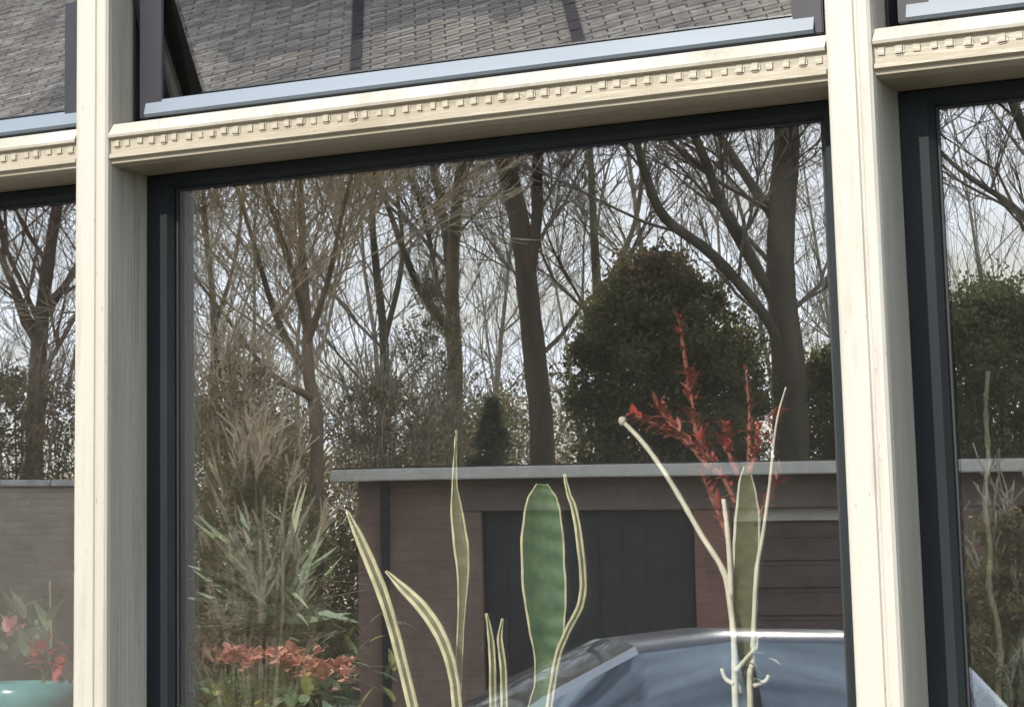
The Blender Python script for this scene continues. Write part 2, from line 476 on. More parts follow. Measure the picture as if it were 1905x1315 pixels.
# ------------------------------------------------------------------ the window
win = thing('timber_window', 'cream painted timber window with dark glazed casements reflecting the street', 'window', (0, 0, 0))
prof = [(0, .006), (.002, .002), (.006, 0), (.033, 0), (.0345, .0022), (.0375, .0022), (.039, .0005), (.049, .001), (.0525, .004), (.054, .010), (.054, .14), (0, .14)]
for k in range(-1, 3):
    b = B(); b.prism([(x + k * P, y) for x, y in prof], 'z', .93, ZH); b.build('post', 'cream_paint', win)
tprof = [(.022, 0), (.010, .0035), (.0095, .007), (.003, .010), (.003, .0145), (.0075, .0175), (.0075, .035), (.001, .0375), (.0, .041), (.013, H), (.14, H), (.14, 0)]
b = B(); b.box(-.0060, .0060, 0, .0058, -.0062, .0062, bev=.0022)
tmp = b.build('bead', 'cream_rail'); bead_me = tmp.data; bpy.data.objects.remove(tmp)
for k in range(-1, 2):
    x0, x1 = k * P + W + .0005, (k + 1) * P - .0005
    b = B(); b.prism([(y, z) for y, z in tprof], 'x', 0, x1 - x0); b.i[8] = 1; b.i[7] = 1  # chamfer and lip get the lighter paint: their sunlit brightness put into colour
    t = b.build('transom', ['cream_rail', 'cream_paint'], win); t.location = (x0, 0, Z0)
    n = int((x1 - x0) / .0185)
    for i in range(n):
        o = bpy.data.objects.new('bead', bead_me); COL.objects.link(o); o.parent = t
        o.location = ((i + .5 + rnd.gauss(0, .05)) * (x1 - x0) / n, .0045 + rnd.uniform(-.0008, .0014), .0285 + rnd.gauss(0, .0007)); o.rotation_euler.y = rnd.gauss(0, .05); o.scale = (rnd.uniform(.85, 1.1), 1, rnd.uniform(.85, 1.08))
b = B(); b.prism([(0, ZH), (.0, ZH + .055), (.02, ZH + .068), (.14, ZH + .068), (.14, ZH)], 'x', XL, XR); b.build('head', 'cream_rail', win)
b = B(); b.prism([(-.07, .885), (-.07, .905), (.0, .929), (.14, .929), (.14, .885)], 'x', XL - .04, XR + .04); b.build('sill', 'cream_rail', win)
b = B(); b.box(XL - .02, XR + .02, .35, .62, .955, .985, bev=.006); b.box(XL, XR, .141, .3495, .96, .984); b.build('window_board', 'white_board', win)

def frame(b, x0, x1, z0, z1, st, tr, br, y0, y1, ch=.006):       # four rails round an opening, inner edge chamfered to the glass
    o = [(x0, z0), (x1, z0), (x1, z1), (x0, z1)]
    i = [(x0 + st, z0 + br), (x1 - st, z0 + br), (x1 - st, z1 - tr), (x0 + st, z1 - tr)]
    c = [(x0 + st - ch, z0 + br - ch), (x1 - st + ch, z0 + br - ch), (x1 - st + ch, z1 - tr + ch), (x0 + st - ch, z1 - tr + ch)]
    V = [(x, y0, z) for x, z in o] + [(x, y0, z) for x, z in c] + [(x, y0 + ch * 1.5, z) for x, z in i] + [(x, y1, z) for x, z in i] + [(x, y1, z) for x, z in o]
    Fs = []
    for a in range(0, 20, 4):
        bb = (a + 4) % 20
        for k in range(4):
            Fs.append((a + k, a + (k + 1) % 4, bb + (k + 1) % 4, bb + k))
    b.add(V, Fs)
for k in range(-1, 2):
    x0, x1 = k * P + W + .001, (k + 1) * P - .001
    b = B(); frame(b, x0, x1, .932, Z0 - .002, .038, .018, .05, D, .138)
    cs = b.build('casement', 'dark_paint', win)
    b = B(); b.box(x0 + .037, x1 - .037, YG, YG + .006, .98, Z0 - .0185); b.build('pane', 'glass', cs)
    b = B(); g0, g1, q0, q1 = x0 + .0382, x1 - .0382, .9822, Z0 - .0202
    for bx in ((g0, g0 + .003, q0, q1), (g1 - .003, g1, q0, q1), (g0 + .0032, g1 - .0032, q1 - .003, q1), (g0 + .0032, g1 - .0032, q0, q0 + .003)):
        b.box(bx[0], bx[1], YG - .003, YG - .0004, bx[2], bx[3])
    b.build('gasket', 'gasket', cs)
    # tilted top sash, its top pushed out and its foot in
    hs = ZH - Z0 - H
    pv = Z0 + H + hs / 2
    b = B(); gp = .005
    frame(b, x0 + gp, x1 - gp, -hs / 2 + .010, hs / 2 - .012, .017, .034, .026, 0., .034, .005)
    ts = b.build('top_sash', 'top_paint', win); ts.location = (0, .046, pv); ts.rotation_euler.x = TILT
    b = B(); b.box(x0 + gp + .016, x1 - gp - .016, .012, .017, -hs / 2 + .034, hs / 2 - .044); b.build('pane', 'glass', ts)
    for a0, a1, c0_, c1_ in ((x0 + .0005, x0 + .0035, x0 + .0155, x0 + .053), (x1 - .0035, x1 - .0005, x1 - .053, x1 - .0155)):
        b = B(); b.box(a0, a1, .060, .138, Z0 + H + .001, ZH - .001); b.build('rebate', 'gasket', win)
        b = B(); b.box(c0_, c1_, .052, .058, Z0 + H + .012, pv - .02, bev=.0015); b.build('stop', 'top_paint', win)
    b = B(); b.prism([(.050, Z0 + H + .013), (.047, Z0 + H + .017), (.053, Z0 + H + .036), (.059, Z0 + H + .036), (.059, Z0 + H + .013)], 'x', x0 + .026, x1 - .026); b.build('weather_bar', 'blue_grey_rail', win)
    b = B(); b.box(x0 + .016, x1 - .016, .066, .138, Z0 + H + .0005, Z0 + H + .010); b.build('rebate', 'gasket', win)

# ------------------------------------------------------------------ street: garage row
FA = street(612, 873, 25.5)
zr = FA.z
def at_height(u, v, z):                           # how far along the ray of pixel u, v the height z is met
    d = ray(u, v); return (z - CAM[2]) / d[2]
FB = street(1545, 857, at_height(1545, 857, zr))
ax = (FB - FA); ax.z = 0; ax.normalize()
garage = thing('garage_row', 'low brick garage row with white flat roof edge and dark doors', 'garage', (FA.x, FA.y, 0), rot=math.atan2(ax.y, ax.x))
dep = Vector((ax.y, -ax.x, 0))
ysg = -1 if dep.dot(E2) > 0 else 1                # local y that leads away from the house
def gx(u, v=1050):                                # local x of a pixel column on the garage front
    d = ray(u, v); d = np.array([d[0], -d[1], d[2]]); o = np.array([CAM[0], 2 * YG - CAM[1], CAM[2]])
    A = np.array([[ax.x, -d[0]], [ax.y, -d[1]]]); s = np.linalg.solve(A, o[:2] - np.array([FA.x, FA.y])); return s[0]
def gz(u, v):
    x = gx(u, v); p = FA + ax * x; q = np.array([CAM[0], 2 * YG - CAM[1]]); return CAM[2] + math.hypot(p.x - q[0], p.y - q[1]) * ray(u, v)[2] / math.hypot(*ray(u, v)[:2])
GR = gx(2300)
lt, lb = gz(900, 905), gz(900, 948)               # lintel
def gbox(name, x0, x1, y0, y1, z0, z1, m, par=garage, bev=0.):
    bb = B(); ya, yb = sorted((ysg * y0, ysg * y1)); bb.box(x0, x1, ya, yb, z0, z1, bev=bev); return bb.build(name, m, par)
fz = zr - gz(612, 898)
gbox('fascia', 0, GR, 0, .05, zr - fz * .9, zr, 'fascia_paint', bev=.01)
gbox('soffit', .04, GR - .04, .055, .45, zr - .03, zr - .008, 'fascia_paint')
gbox('roof', .02, GR - .02, .0505, 6.2, zr - .007, zr + .02, 'roof_felt')
x_w0, x_w1, x_d1, x_p1 = gx(655), gx(888), gx(1292), gx(1362)
gbox('lintel', x_w1 - .3, GR - .3, .42, .50, lb, lt, 'lintel')
gbox('wall', x_w0, x_w1, .45, 6., 0, zr - .031, 'garage_brick')
gbox('wall', x_w1 + .001, GR - .3, .505, .75, lb, zr - .031, 'garage_brick')
gbox('pier', x_d1, x_p1, .45, 6., 0, lb - .001, 'red_brick')
gbox('wall', x_w1 + .001, GR - .3, 5.7, 6., 0, zr - .031, 'garage_brick')
d = gbox('garage_door', x_w1 + .01, x_d1 - .01, .68, .72, .02, lb - .002, 'door_dark')
nb = 9
for i in range(nb):
    a0 = x_w1 + .02 + (x_d1 - x_w1 - .04) * i / nb; a1 = x_w1 + .02 + (x_d1 - x_w1 - .04) * (i + 1) / nb
    gbox('board', a0 + .008, a1 - .008, .662, .679, .05, lb - .02, 'door_dark', d)
x_e = gx(1362); w2 = 2.3
while x_e + w2 < GR - .4:
    d = gbox('garage_door', x_e + .01, x_e + w2 - .01, .68, .72, .02, lb - .002, 'door_brown')
    k = 0; z = .06
    while z + .3 < lb:
        gbox('panel', x_e + .06, x_e + w2 - .06, .655, .679, z, min(z + .24, lb - .02), 'door_brown', d, .012); z += .28
    gbox('door_frame', x_e + .012, x_e + w2 - .012, .60, .66, lb - .13, lb - .004, 'fascia_paint', d)
    gbox('wall', x_e + w2, x_e + w2 + .3, .45, 6., 0, lb - .001, 'garage_brick')
    x_e += w2 + .3
gbox('downpipe', x_w0 + .25, x_w0 + .33, .36, .44, .05, zr - .05, 'black_plastic')

# garden wall beyond the left post
wa = street(-520, 893, 23.); zt = wa.z
wb = street(318, 893, at_height(318, 893, zt) if abs(ray(318, 893)[2]) > 1e-3 else 23.)
dirw = (wb - wa); dirw.z = 0; Lw = dirw.length; dirw.normalize()
gw = thing('garden_wall', 'tall pale brick garden wall with a light coping, left of the garages', 'wall', (wa.x, wa.y, 0), rot=math.atan2(dirw.y, dirw.x))
b = B(); b.box(0, Lw, -.11, .11, 0, zt - .06); b.build('brickwork', 'pale_brick', gw)
for i in range(int(Lw / .6)):
    b = B(); b.box(i * .6 + .004, i * .6 + .596, -.16, .16, zt - .0595, zt, bev=.008); b.build('coping_stone', 'coping', gw)

# ------------------------------------------------------------------ trees and shrubs
def grow(p, d, length, r, depth, out, rng, spread=.6, lift=.12, kids=5, maxd=3):
    n = 5 if depth < maxd - 1 else (3 if depth < maxd else 2)
    step = length / n
    pts = []
    for i in range(n):
        d = (d + Vector((rng.gauss(0, .13), rng.gauss(0, .13), rng.gauss(lift * .5, .1)))).normalized()
        q = p + d * step
        r2 = r * (1 - .75 * (i + 1) / n) if depth == maxd else r * (1 - .55 * (i + 1) / n)
        ra = r if i == 0 else pts[-1][1]
        out.append((*p, *q, ra, r2)); pts.append((q, r2, d.copy())); p = q
    if depth < maxd:
        for i in range(kids):
            q, r2, dd = pts[min(n - 1, int(rng.uniform(.6, n)))]
            s = Vector((rng.gauss(0, 1), rng.gauss(0, 1), rng.gauss(.15, .7))).normalized()
            grow(q, (dd + s * spread * rng.uniform(.7, 1.5)).normalized(), length * rng.uniform(.45, .68), max(r2 * .7, .004), depth + 1, out, rng, spread, lift, kids, maxd)
def tree(name, label, stems, dist, barks, seed, kids=5, blen=2.2, nb=9, tw=.0045, group=None, depthvar=1.2, low=.25, spread=.6, maxd=4):
    """stems: lists of (u, v, width in pixels) from the foot of the stem to its top."""
    rng = random.Random(seed)
    px = dist / FPX
    foot = street(stems[0][0][0], stems[0][0][1], dist)
    root = thing(name, label, 'tree', (foot.x, foot.y, 0), group)
    off = Vector((foot.x, foot.y, 0))
    tb, out = B(), []
    for si, st in enumerate(stems):
        k = rng.uniform(-depthvar, depthvar) if si else 0
        pts = [street(u, v, dist + k * j / max(1, len(st) - 1)) - off for j, (u, v, w) in enumerate(st)]
        rad = [w * px / 2 for u, v, w in st]
        if si == 0:
            pts = [Vector((pts[0].x + rng.uniform(-.15, .15), pts[0].y, -.05))] + pts; rad = [rad[0] * 1.35] + rad
        # continue above the picture
        dr = (pts[-1] - pts[-2]).normalized()
        for e in range(3):
            dr = (dr + Vector((rng.gauss(0, .1), rng.gauss(0, .1), .1))).normalized()
            pts.append(pts[-1] + dr * 1.6); rad.append(rad[-1] * .66)
        sp = smooth_path(pts, 5)
        m = len(sp)
        rr = [np.interp(i / (m - 1) * (len(rad) - 1), range(len(rad)), rad) * rng.uniform(.95, 1.07) for i in range(m)]
        n = 9; vs = []
        for i, p in enumerate(sp):
            dd = (sp[min(i + 1, m - 1)] - sp[max(i - 1, 0)]).normalized()
            a = dd.cross(Vector((.3, .9, .1))).normalized(); c = dd.cross(a)
            for q in range(n):
                t = 2 * math.pi * q / n
                vs.append(p + (a * math.cos(t) + c * math.sin(t)) * rr[i])
        tb.add(vs, [(i * n + q, i * n + (q + 1) % n, (i + 1) * n + (q + 1) % n, (i + 1) * n + q) for i in range(m - 1) for q in range(n)])
        tot = sp[-1].z - sp[0].z
        nb_ = int(nb * 1.05)
        for j in range(nb_):
            i = int((low + (1 - low) * (j + rng.random()) / nb_) * (m - 1)) if si == 0 else int((.08 + .92 * (j + rng.random()) / nb_) * (m - 1))
            p = sp[i]
            if p.z < 2.2: continue
            dd = (sp[min(i + 1, m - 1)] - sp[max(i - 1, 0)]).normalized()
            az = rng.uniform(0, 6.283)
            d = (dd * .55 + Vector((math.cos(az), math.sin(az), .25)) * .8).normalized()
            grow(p, d, blen * rng.uniform(.7, 1.35), max(.012, min(rr[i] * .4, .04)), 1, out, rng, spread=spread, kids=kids, maxd=maxd)
    tb.build('trunk', barks[0], root, True)
    a = np.array(out); a[:, 6:] = np.maximum(a[:, 6:], tw)
    segs_mesh('crown', a, 3, barks[1], root)
    return root
tree('bare_tree', 'tallest dark bare tree with a forked trunk rising behind the garage roof', [[(1012, 850, 46), (1000, 700, 44), (985, 560, 42), (968, 420, 40), (935, 290, 34)], [(985, 520, 24), (1000, 400, 22), (1004, 270, 18)]], 33., ('bark_dark', 'twig'), 3, group='bare trees behind the garages')
tree('bare_tree', 'olive bare tree with three upright stems left of the forked dark tree', [[(842, 850, 34), (845, 700, 30), (838, 560, 26), (842, 430, 24), (858, 290, 18)], [(838, 540, 20), (826, 430, 18), (800, 290, 14)], [(838, 620, 18), (770, 520, 13), (700, 330, 9)]], 35., ('bark_olive', 'twig'), 5, group='bare trees behind the garages', kids=5)
tree('bare_tree', 'slender brown bare tree with a broom of pale upright branches', [[(588, 830, 26), (574, 700, 23), (572, 600, 18), (566, 480, 12), (560, 380, 8)], [(575, 700, 16), (520, 600, 13), (470, 440, 8)], [(572, 640, 13), (610, 520, 10), (640, 380, 7)], [(572, 620, 13), (545, 500, 10), (490, 340, 6)], [(580, 740, 15), (500, 690, 10), (400, 560, 6)]], 29., ('bark_tan', 'twig_tan'), 8, group='bare trees behind the garages', kids=5, blen=1.9, nb=17, spread=.42)
tree('bare_tree', 'thick bare tree by the right casement edge with long limbs slanting up left', [[(1472, 850, 66), (1468, 700, 60), (1452, 520, 54), (1456, 380, 52), (1464, 230, 46)], [(1440, 560, 22), (1395, 480, 22), (1345, 390, 20), (1285, 240, 15)], [(1448, 420, 20), (1400, 350, 18), (1325, 230, 14)], [(1466, 700, 20), (1430, 600, 20), (1330, 480, 20), (1240, 410, 18), (1205, 340, 16), (1175, 230, 13)]], 31., ('bark_dark', 'twig'), 11, group='bare trees behind the garages', nb=8)
tree('bare_tree', 'distant grey bare tree at the left edge of the middle pane', [[(395, 850, 17), (400, 600, 14), (385, 420, 10)], [(398, 620, 9), (440, 480, 7), (455, 330, 6)]], 42., ('bark_tan', 'twig_tan'), 14, group='bare trees behind the garages', kids=5, blen=2.8, nb=10)
tree('bare_tree', 'thin distant bare tree between the brown and olive trees', [[(705, 850, 20), (712, 650, 17), (690, 420, 12)], [(710, 640, 12), (745, 480, 9), (735, 330, 6)]], 46., ('bark_dark', 'twig'), 17, group='bare trees behind the garages', kids=5, blen=3., nb=11)
tree('bare_tree', 'far bare tree spreading fine twigs above the evergreen dome', [[(1120, 850, 22), (1115, 600, 18), (1105, 400, 14)], [(1115, 560, 12), (1180, 420, 9), (1200, 260, 7)]], 48., ('bark_olive', 'twig'), 21, group='bare trees behind the garages', kids=5, blen=3.2, nb=11)
tree('bare_tree', 'brown twiggy bare tree above the garden wall beyond the left post', [[(60, 850, 34), (70, 650, 30), (95, 450, 22)], [(70, 640, 18), (20, 520, 14), (-40, 380, 9)], [(75, 600, 16), (150, 480, 11), (200, 360, 7)]], 30., ('bark_brown', 'twig_brown'), 24, group='bare trees behind the garages', kids=5, blen=2.3, nb=14)
tree('bare_tree', 'bare tree with blue sky behind it in the right pane', [[(2010, 850, 40), (2000, 600, 34), (1960, 380, 26), (1900, 230, 18)], [(1980, 480, 18), (1880, 380, 12), (1790, 320, 8)]], 32., ('bark_dark', 'twig'), 27, group='bare trees behind the garages', kids=5, nb=12)

def shrub(name, label, cat, u, v_top, v_bot, half_w, dist, mats, n, leaf, seed, shape='dome', idxfn=None, twigs=None, trunk='bark_dark', aspect=.55, group=None):
    rng = np.random.default_rng(seed); rr = random.Random(seed)
    px = dist / FPX
    c = street(u, (v_top + v_bot) / 2, dist)
    ztop, zbot = street(u, v_top, dist).z, max(.15, street(u, v_bot, dist).z)
    hw = half_w * px
    root = thing(name, label, cat, (c.x, c.y, 0), group)
    # foliage clumps through the crown's volume
    nc = 200
    cl = []
    while len(cl) < nc:
        t = rr.random(); az = rr.uniform(0, 6.283)
        if shape == 'dome': prof_ = math.sqrt(max(0, 1 - max(0, (t - .35) / .65) ** 2)) * (.75 + .25 * min(1, t / .35))
        elif shape == 'cone': prof_ = (1 - t) * .95 + .06
        else: prof_ = .55 + .45 * math.sin(t * 3.1)
        rad_ = hw * prof_ * math.sqrt(rr.random()) * .92
        cl.append((rad_ * math.cos(az), rad_ * math.sin(az), zbot + (ztop - zbot) * t * .96, hw * rr.uniform(.12, .36)))
    cl = np.array(cl)
    k = rng.integers(0, nc, n)
    off = rng.normal(size=(n, 3)); off /= np.linalg.norm(off, axis=1, keepdims=True)
    off *= (cl[k, 3:4]) * rng.uniform(.2, 1.1, (n, 1)) * np.array([[1, 1, .8]])
    pts = cl[k, :3] + off
    pts = pts[pts[:, 2] > .05]
    idx = idxfn(pts, zbot, ztop, rng) if idxfn else None
    leaf_cloud('crown', pts, leaf, mats, root, rng, idx, aspect)
    out = []
    for i in range(rr.randint(14, 20)):
        q = cl[rr.randrange(nc)]
        p0 = Vector((rr.gauss(0, .05), rr.gauss(0, .05), -.03)); p1 = Vector(q[:3]) * .5; p1.z = q[2] * .55; p2 = Vector(q[:3])
        r_ = max(.012, hw * .03)
        out += [(*p0, *p1, r_, r_ * .7), (*p1, *p2, r_ * .7, r_ * .3)]
    if twigs:
        for i in range(twigs):
            q = cl[rr.randrange(nc)]
            o2 = []
            grow(Vector(q[:3]), Vector((q[0] * .6, q[1] * .6, 1.1 * hw)).normalized(), hw * rr.uniform(.35, .7), .012, 2, o2, rr, kids=4, maxd=3)
            out += [(*s[:6], max(s[6], .005), max(s[7], .005)) for s in o2]
    segs_mesh('trunk', out, 5 if not twigs else 4, trunk, root)
    return root
def copper_top(p, z0, z1, rng):
    t = (p[:, 2] - z0) / (z1 - z0)
    return np.where(rng.random(len(p)) < np.clip((t - .72) * 1.4, .05, .36), 2, np.where(rng.random(len(p)) < .5, 0, 1))
shrub('evergreen_tree', 'dense dark green domed evergreen with a copper tinted top behind the garages', 'tree', 1235, 470, 900, 195, 30., ['evergreen', 'evergreen_dark', 'copper_leaf'], 74000, .07, 31, 'dome', copper_top)
shrub('olive_shrub', 'loose olive brown shrub at the left edge of the middle pane', 'shrub', 440, 665, 900, 130, 25., ['olive_pale', 'olive_leaf', 'brown_leaf'], 7000, .035, 33, 'dome', twigs=170, trunk='twig_tan')
shrub('olive_shrub', 'broad yellow olive shrub behind the white end of the garage roof', 'shrub', 715, 700, 900, 120, 30., ['olive_leaf', 'brown_leaf', 'olive_pale'], 11000, .04, 35, 'dome', twigs=110, trunk='twig_pale')
shrub('olive_shrub', 'tall thin olive shrub round the foot of the three stemmed tree', 'shrub', 800, 500, 880, 62, 33., ['olive_leaf', 'brown_leaf', 'evergreen'], 6000, .04, 36, 'column', twigs=70, trunk='twig_pale')
shrub('spruce_tree', 'small blue green spruce between the two main trunks', 'tree', 915, 735, 900, 62, 34., ['conifer_blue', 'evergreen'], 9000, .055, 37, 'cone')
shrub('conifer_shrub', 'dark olive conifer shrub standing left of the garage wall', 'shrub', 480, 845, 1330, 155, 15., ['evergreen', 'olive_leaf', 'brown_leaf', 'evergreen_dark'], 16000, .035, 39, 'dome', twigs=90, trunk='twig_tan', aspect=.3)
shrub('conifer_shrub', 'low brown shrub over the garden wall beyond the left post', 'shrub', 40, 690, 930, 170, 26., ['brown_leaf', 'evergreen_dark', 'olive_leaf'], 9000, .045, 41, 'dome', twigs=70, trunk='twig_brown')
shrub('evergreen_tree', 'green evergreen tree under blue sky in the right pane', 'tree', 1850, 530, 900, 240, 30., ['hedge_green', 'evergreen', 'evergreen_dark'], 46000, .07, 43, 'dome')
shrub('conifer_shrub', 'green brown shrub low in the right pane before the garage door', 'shrub', 1890, 950, 1400, 150, 18., ['evergreen', 'olive_leaf', 'brown_leaf'], 22000, .045, 57, 'dome', twigs=40, trunk='twig_pale')
shrub('evergreen_tree', 'plain green evergreen hidden partly by the right casement, beside the thick tree', 'tree', 1560, 640, 900, 110, 32., ['evergreen', 'evergreen_dark'], 16000, .075, 45, 'dome')

shrub('hedge_shrub', 'broad olive hedge between the garden wall and the garage end', 'hedge', 480, 850, 1400, 260, 29., ['olive_leaf', 'brown_leaf', 'evergreen'], 26000, .05, 47, 'dome')
shrub('hedge_shrub', 'grey brown thicket far behind the garage roof', 'hedge', 940, 745, 1400, 420, 52., ['brown_leaf', 'olive_leaf', 'conifer_blue', 'olive_pale'], 52000, .10, 49, 'dome', twigs=90, trunk='twig_pale')

shrub('hedge_shrub', 'tan thicket low at the left of the middle pane behind the olive shrub', 'hedge', 440, 740, 1400, 330, 46., ['brown_leaf', 'olive_leaf', 'olive_pale'], 46000, .09, 53, 'dome', twigs=120, trunk='twig_tan')
shrub('hedge_shrub', 'dull green thicket behind the garages at the right pane', 'hedge', 1760, 770, 1400, 420, 50., ['evergreen', 'olive_leaf', 'conifer_blue'], 40000, .10, 55, 'dome')
rf = random.Random(77)
tmpl = []
for k in range(3):
    o_ = []
    p = Vector((0, 0, 0)); d = Vector((0, 0, 1)); st = []
    for i in range(9):
        d = (d + Vector((rf.gauss(0, .06), rf.gauss(0, .06), .05))).normalized(); q = p + d * 1.5
        r_ = .13 * (1 - i / 9.5); o_.append((*p, *q, r_, .13 * (1 - (i + 1) / 9.5))); st.append((q, r_)); p = q
    for i in range(30):
        q, r_ = st[rf.randrange(1, 9)]
        az = rf.uniform(0, 6.283)
        grow(q, Vector((math.cos(az), math.sin(az), rf.uniform(.5, 1.2))).normalized(), rf.uniform(2., 3.6), max(.02, r_ * .3), 1, o_, rf, kids=5, maxd=3, spread=.5)
    tmpl.append(np.array(o_))
acc = []
for i in range(17):
    t = tmpl[i % 3]; g = street(-150 + 2200 * (i + rf.random()) / 17, 900, rf.uniform(50, 66)); a = rf.uniform(0, 6.283); sc_ = rf.uniform(.85, 1.15)
    M = np.array([[math.cos(a), -math.sin(a), 0], [math.sin(a), math.cos(a), 0], [0, 0, 1]]) * sc_
    n_ = np.empty_like(t); off = np.array([g.x, g.y, -.1])
    n_[:, :3] = t[:, :3] @ M.T + off; n_[:, 3:6] = t[:, 3:6] @ M.T + off; n_[:, 6:] = np.maximum(t[:, 6:] * sc_, .0065)
    acc.append(n_)
fw = segs_mesh('far_wood', np.concatenate(acc), 3, 'twig_pale', None)
fw['kind'] = 'stuff'; tag(fw, 'distant bare wood filling the sky behind the garage trees', 'wood')

# ------------------------------------------------------------------ parked car
def make_car():
    keys = np.array([  # x, zlow, zbelt, ztop, wlow, wbelt, wtop
        (-2.10, .36, .60, .68, .60, .60, .42), (-1.95, .25, .70, .80, .78, .76, .58), (-1.5, .22, .84, .92, .85, .82, .68),
        (-.98, .22, .93, 1.0, .87, .84, .74), (-.55, .22, .95, 1.245, .88, .85, .69), (-.12, .22, .97, 1.46, .88, .85, .63), (.4, .22, .98, 1.52, .88, .85, .62), (1.2, .22, .99, 1.50, .88, .85, .61),
        (1.7, .24, 1.0, 1.40, .86, .83, .58), (2.0, .30, .99, 1.06, .82, .80, .60), (2.12, .42, .82, .87, .70, .70, .50)])
    car = thing('parked_car', 'silver parked hatchback with a dark roof in front of the garages', 'car')
    xs = sorted(set(list(np.linspace(-2.10, 2.12, 43)) + list(keys[:, 0]) + [-.62, .42, .50, 1.28, 1.36]))
    def sec(x):
        k = [np.interp(x, keys[:, 0], keys[:, i]) for i in range(1, 7)]
        zl, zb, zt, wl_, wb_, wt = k
        half = [(0, zl), (wl_ - .06, zl), (wl_, zl + .06), (wl_ + .03, (zl + zb) / 2), (wb_ + .015, zb - .06), (wb_, zb), ((wb_ + wt) / 2 + .02, (zb + zt - .05) / 2 + .01), (wt + .015, zt - .055), (wt - .04, zt - .012), (wt * .5, zt + .012), (0, zt + .02)]
        return half
    S = [sec(x) for x in xs]; nh = 11
    parts = {}
    for i in range(len(xs) - 1):
        xm = (xs[i] + xs[i + 1]) / 2
        for j in range(nh - 1):
            for sg in (-1, 1):
                key = 'body'
                if j >= 8 and -.98 < xm < -.12: key = 'windscreen'
                elif j >= 8 and 1.72 < xm < 2.0: key = 'rear_window'
                elif j in (5, 6) and -.62 < xm < .42: key = ('side_window', sg, 0)
                elif j in (5, 6) and .50 < xm < 1.28: key = ('side_window', sg, 1)
                elif j in (5, 6) and 1.36 < xm < 1.66: key = ('side_window', sg, 2)
                elif j in (5, 6) and -.62 < xm < 1.66: key = 'pillar'
                elif j >= 7 and -.12 < xm < 1.75: key = 'roof'
                b = parts.setdefault(key, B())
                q = [(xs[i], sg * S[i][j][0], S[i][j][1]), (xs[i + 1], sg * S[i + 1][j][0], S[i + 1][j][1]), (xs[i + 1], sg * S[i + 1][j + 1][0], S[i + 1][j + 1][1]), (xs[i], sg * S[i][j + 1][0], S[i][j + 1][1])]
                b.add(q, [(0, 1, 2, 3) if sg > 0 else (3, 2, 1, 0)])
    for e in (0, -1):
        pl = [(xs[e], p[0], p[1]) for p in S[e]] + [(xs[e], -p[0], p[1]) for p in S[e][::-1]]
        parts['body'].add(pl, [tuple(range(len(pl)))])
    for key, b in parts.items():
        nm = key if isinstance(key, str) else key[0]
        m = {'body': 'car_paint', 'roof': 'car_roof_paint', 'pillar': 'black_plastic'}.get(nm, 'car_glass')
        o = mesh(nm, b.v, b.f, m, car, True)
        bm = bmesh.new(); bm.from_mesh(o.data); bmesh.ops.remove_doubles(bm, verts=bm.verts, dist=.0008); bmesh.ops.recalc_face_normals(bm, faces=bm.faces); bm.to_mesh(o.data); bm.free()
    for x in (-1.32, 1.30):
        for sg in (-1, 1):
            b = B(); y0 = sg * .80
            b.lathe([(.20, -.10), (.30, -.10), (.315, -.07), (.315, .07), (.30, .10), (.20, .10)], n=28, axis='y'); t = b.build('wheel', 'rubber', car, True); t.location = (x, y0, .315)
            b = B(); b.lathe([(.001, .06), (.05, .07), (.06, .05), (.17, .055), (.199, .09), (.199, -.09), (.001, -.09)], n=28, axis='y'); rm = b.build('rim', 'alloy', t, True)
            rm.rotation_euler.z = 0 if sg > 0 else math.pi
    for sg in (-1, 1):
        b = B(); b.box(-2.06, -1.93, sg * .62 - .13, sg * .62 + .13, .60, .72, bev=.03); b.build('headlight', 'lamp_clear', car, True)
        b = B(); b.box(1.98, 2.09, sg * .66 - .09, sg * .66 + .09, .72, .98, bev=.03); b.build('taillight', 'lamp_red', car, True)
        b = B(); b.box(-.66, -.52, sg * .99 - .09, sg * .99 + .09, .96, 1.10, bev=.03); b.box(-.62, -.56, min(sg * .84, sg * .93), max(sg * .84, sg * .93), .98, 1.02); b.build('door_mirror', 'car_paint', car, True)
    b = B(); b.box(-2.125, -2.09, -.26, .26, .40, .51); b.build('number_plate', 'lamp_clear', car)
    return car
car = make_car()
q = street(1120, 1222, 14.)
ca = math.atan2(E1.y, E1.x) - R(7)
car.rotation_euler.z = ca
car.scale = (1, 1, .945)
car.location = (q.x + .15 * math.cos(ca), q.y + .15 * math.sin(ca), .016)

# ------------------------------------------------------------------ plants on the window board
ZB = .986
def pot(root, r, h, m, rim=True):
    b = B()
    b.lathe([(.001, 0), (r * .74, 0), (r * .78, .006), (r * .95, h * .8), (r * .95, h * .82), (r * 1.05, h * .82), (r * 1.06, h), (r * .96, h), (r * .93, h * .88), (.001, h * .88)], n=32)
    b.build('pot', m, root, True)
    b = B(); b.lathe([(.001, h * .90), (r * .5, h * .905), (r * .92, h * .885)], n=20); b.build('soil', 'soil', root)
def potted(name, label, u, y, r, h, m, cat='plant'):
    p = inside(u, 1315, y)
    root = thing(name, label, cat, (p.x, y, ZB))
    pot(root, r, h, m)
    return root
def stem(root, px, y, r0, r1, m, name='stem', foot=None, dy=0., knob=.25, n=6):
    """px: points from top to foot as seen through the pane."""
    pts = [inside(u, v, y + dy * i / max(1, len(px) - 1)) - root.location for i, (u, v) in enumerate(px)][::-1]
    if foot is not None:
        pts = [Vector((foot[0], foot[1], foot[2]))] + pts
    b = B(); tube(b, smooth_path(pts, n), r0, r1, 8, knob=knob)
    return b.build(name, m, root, True)
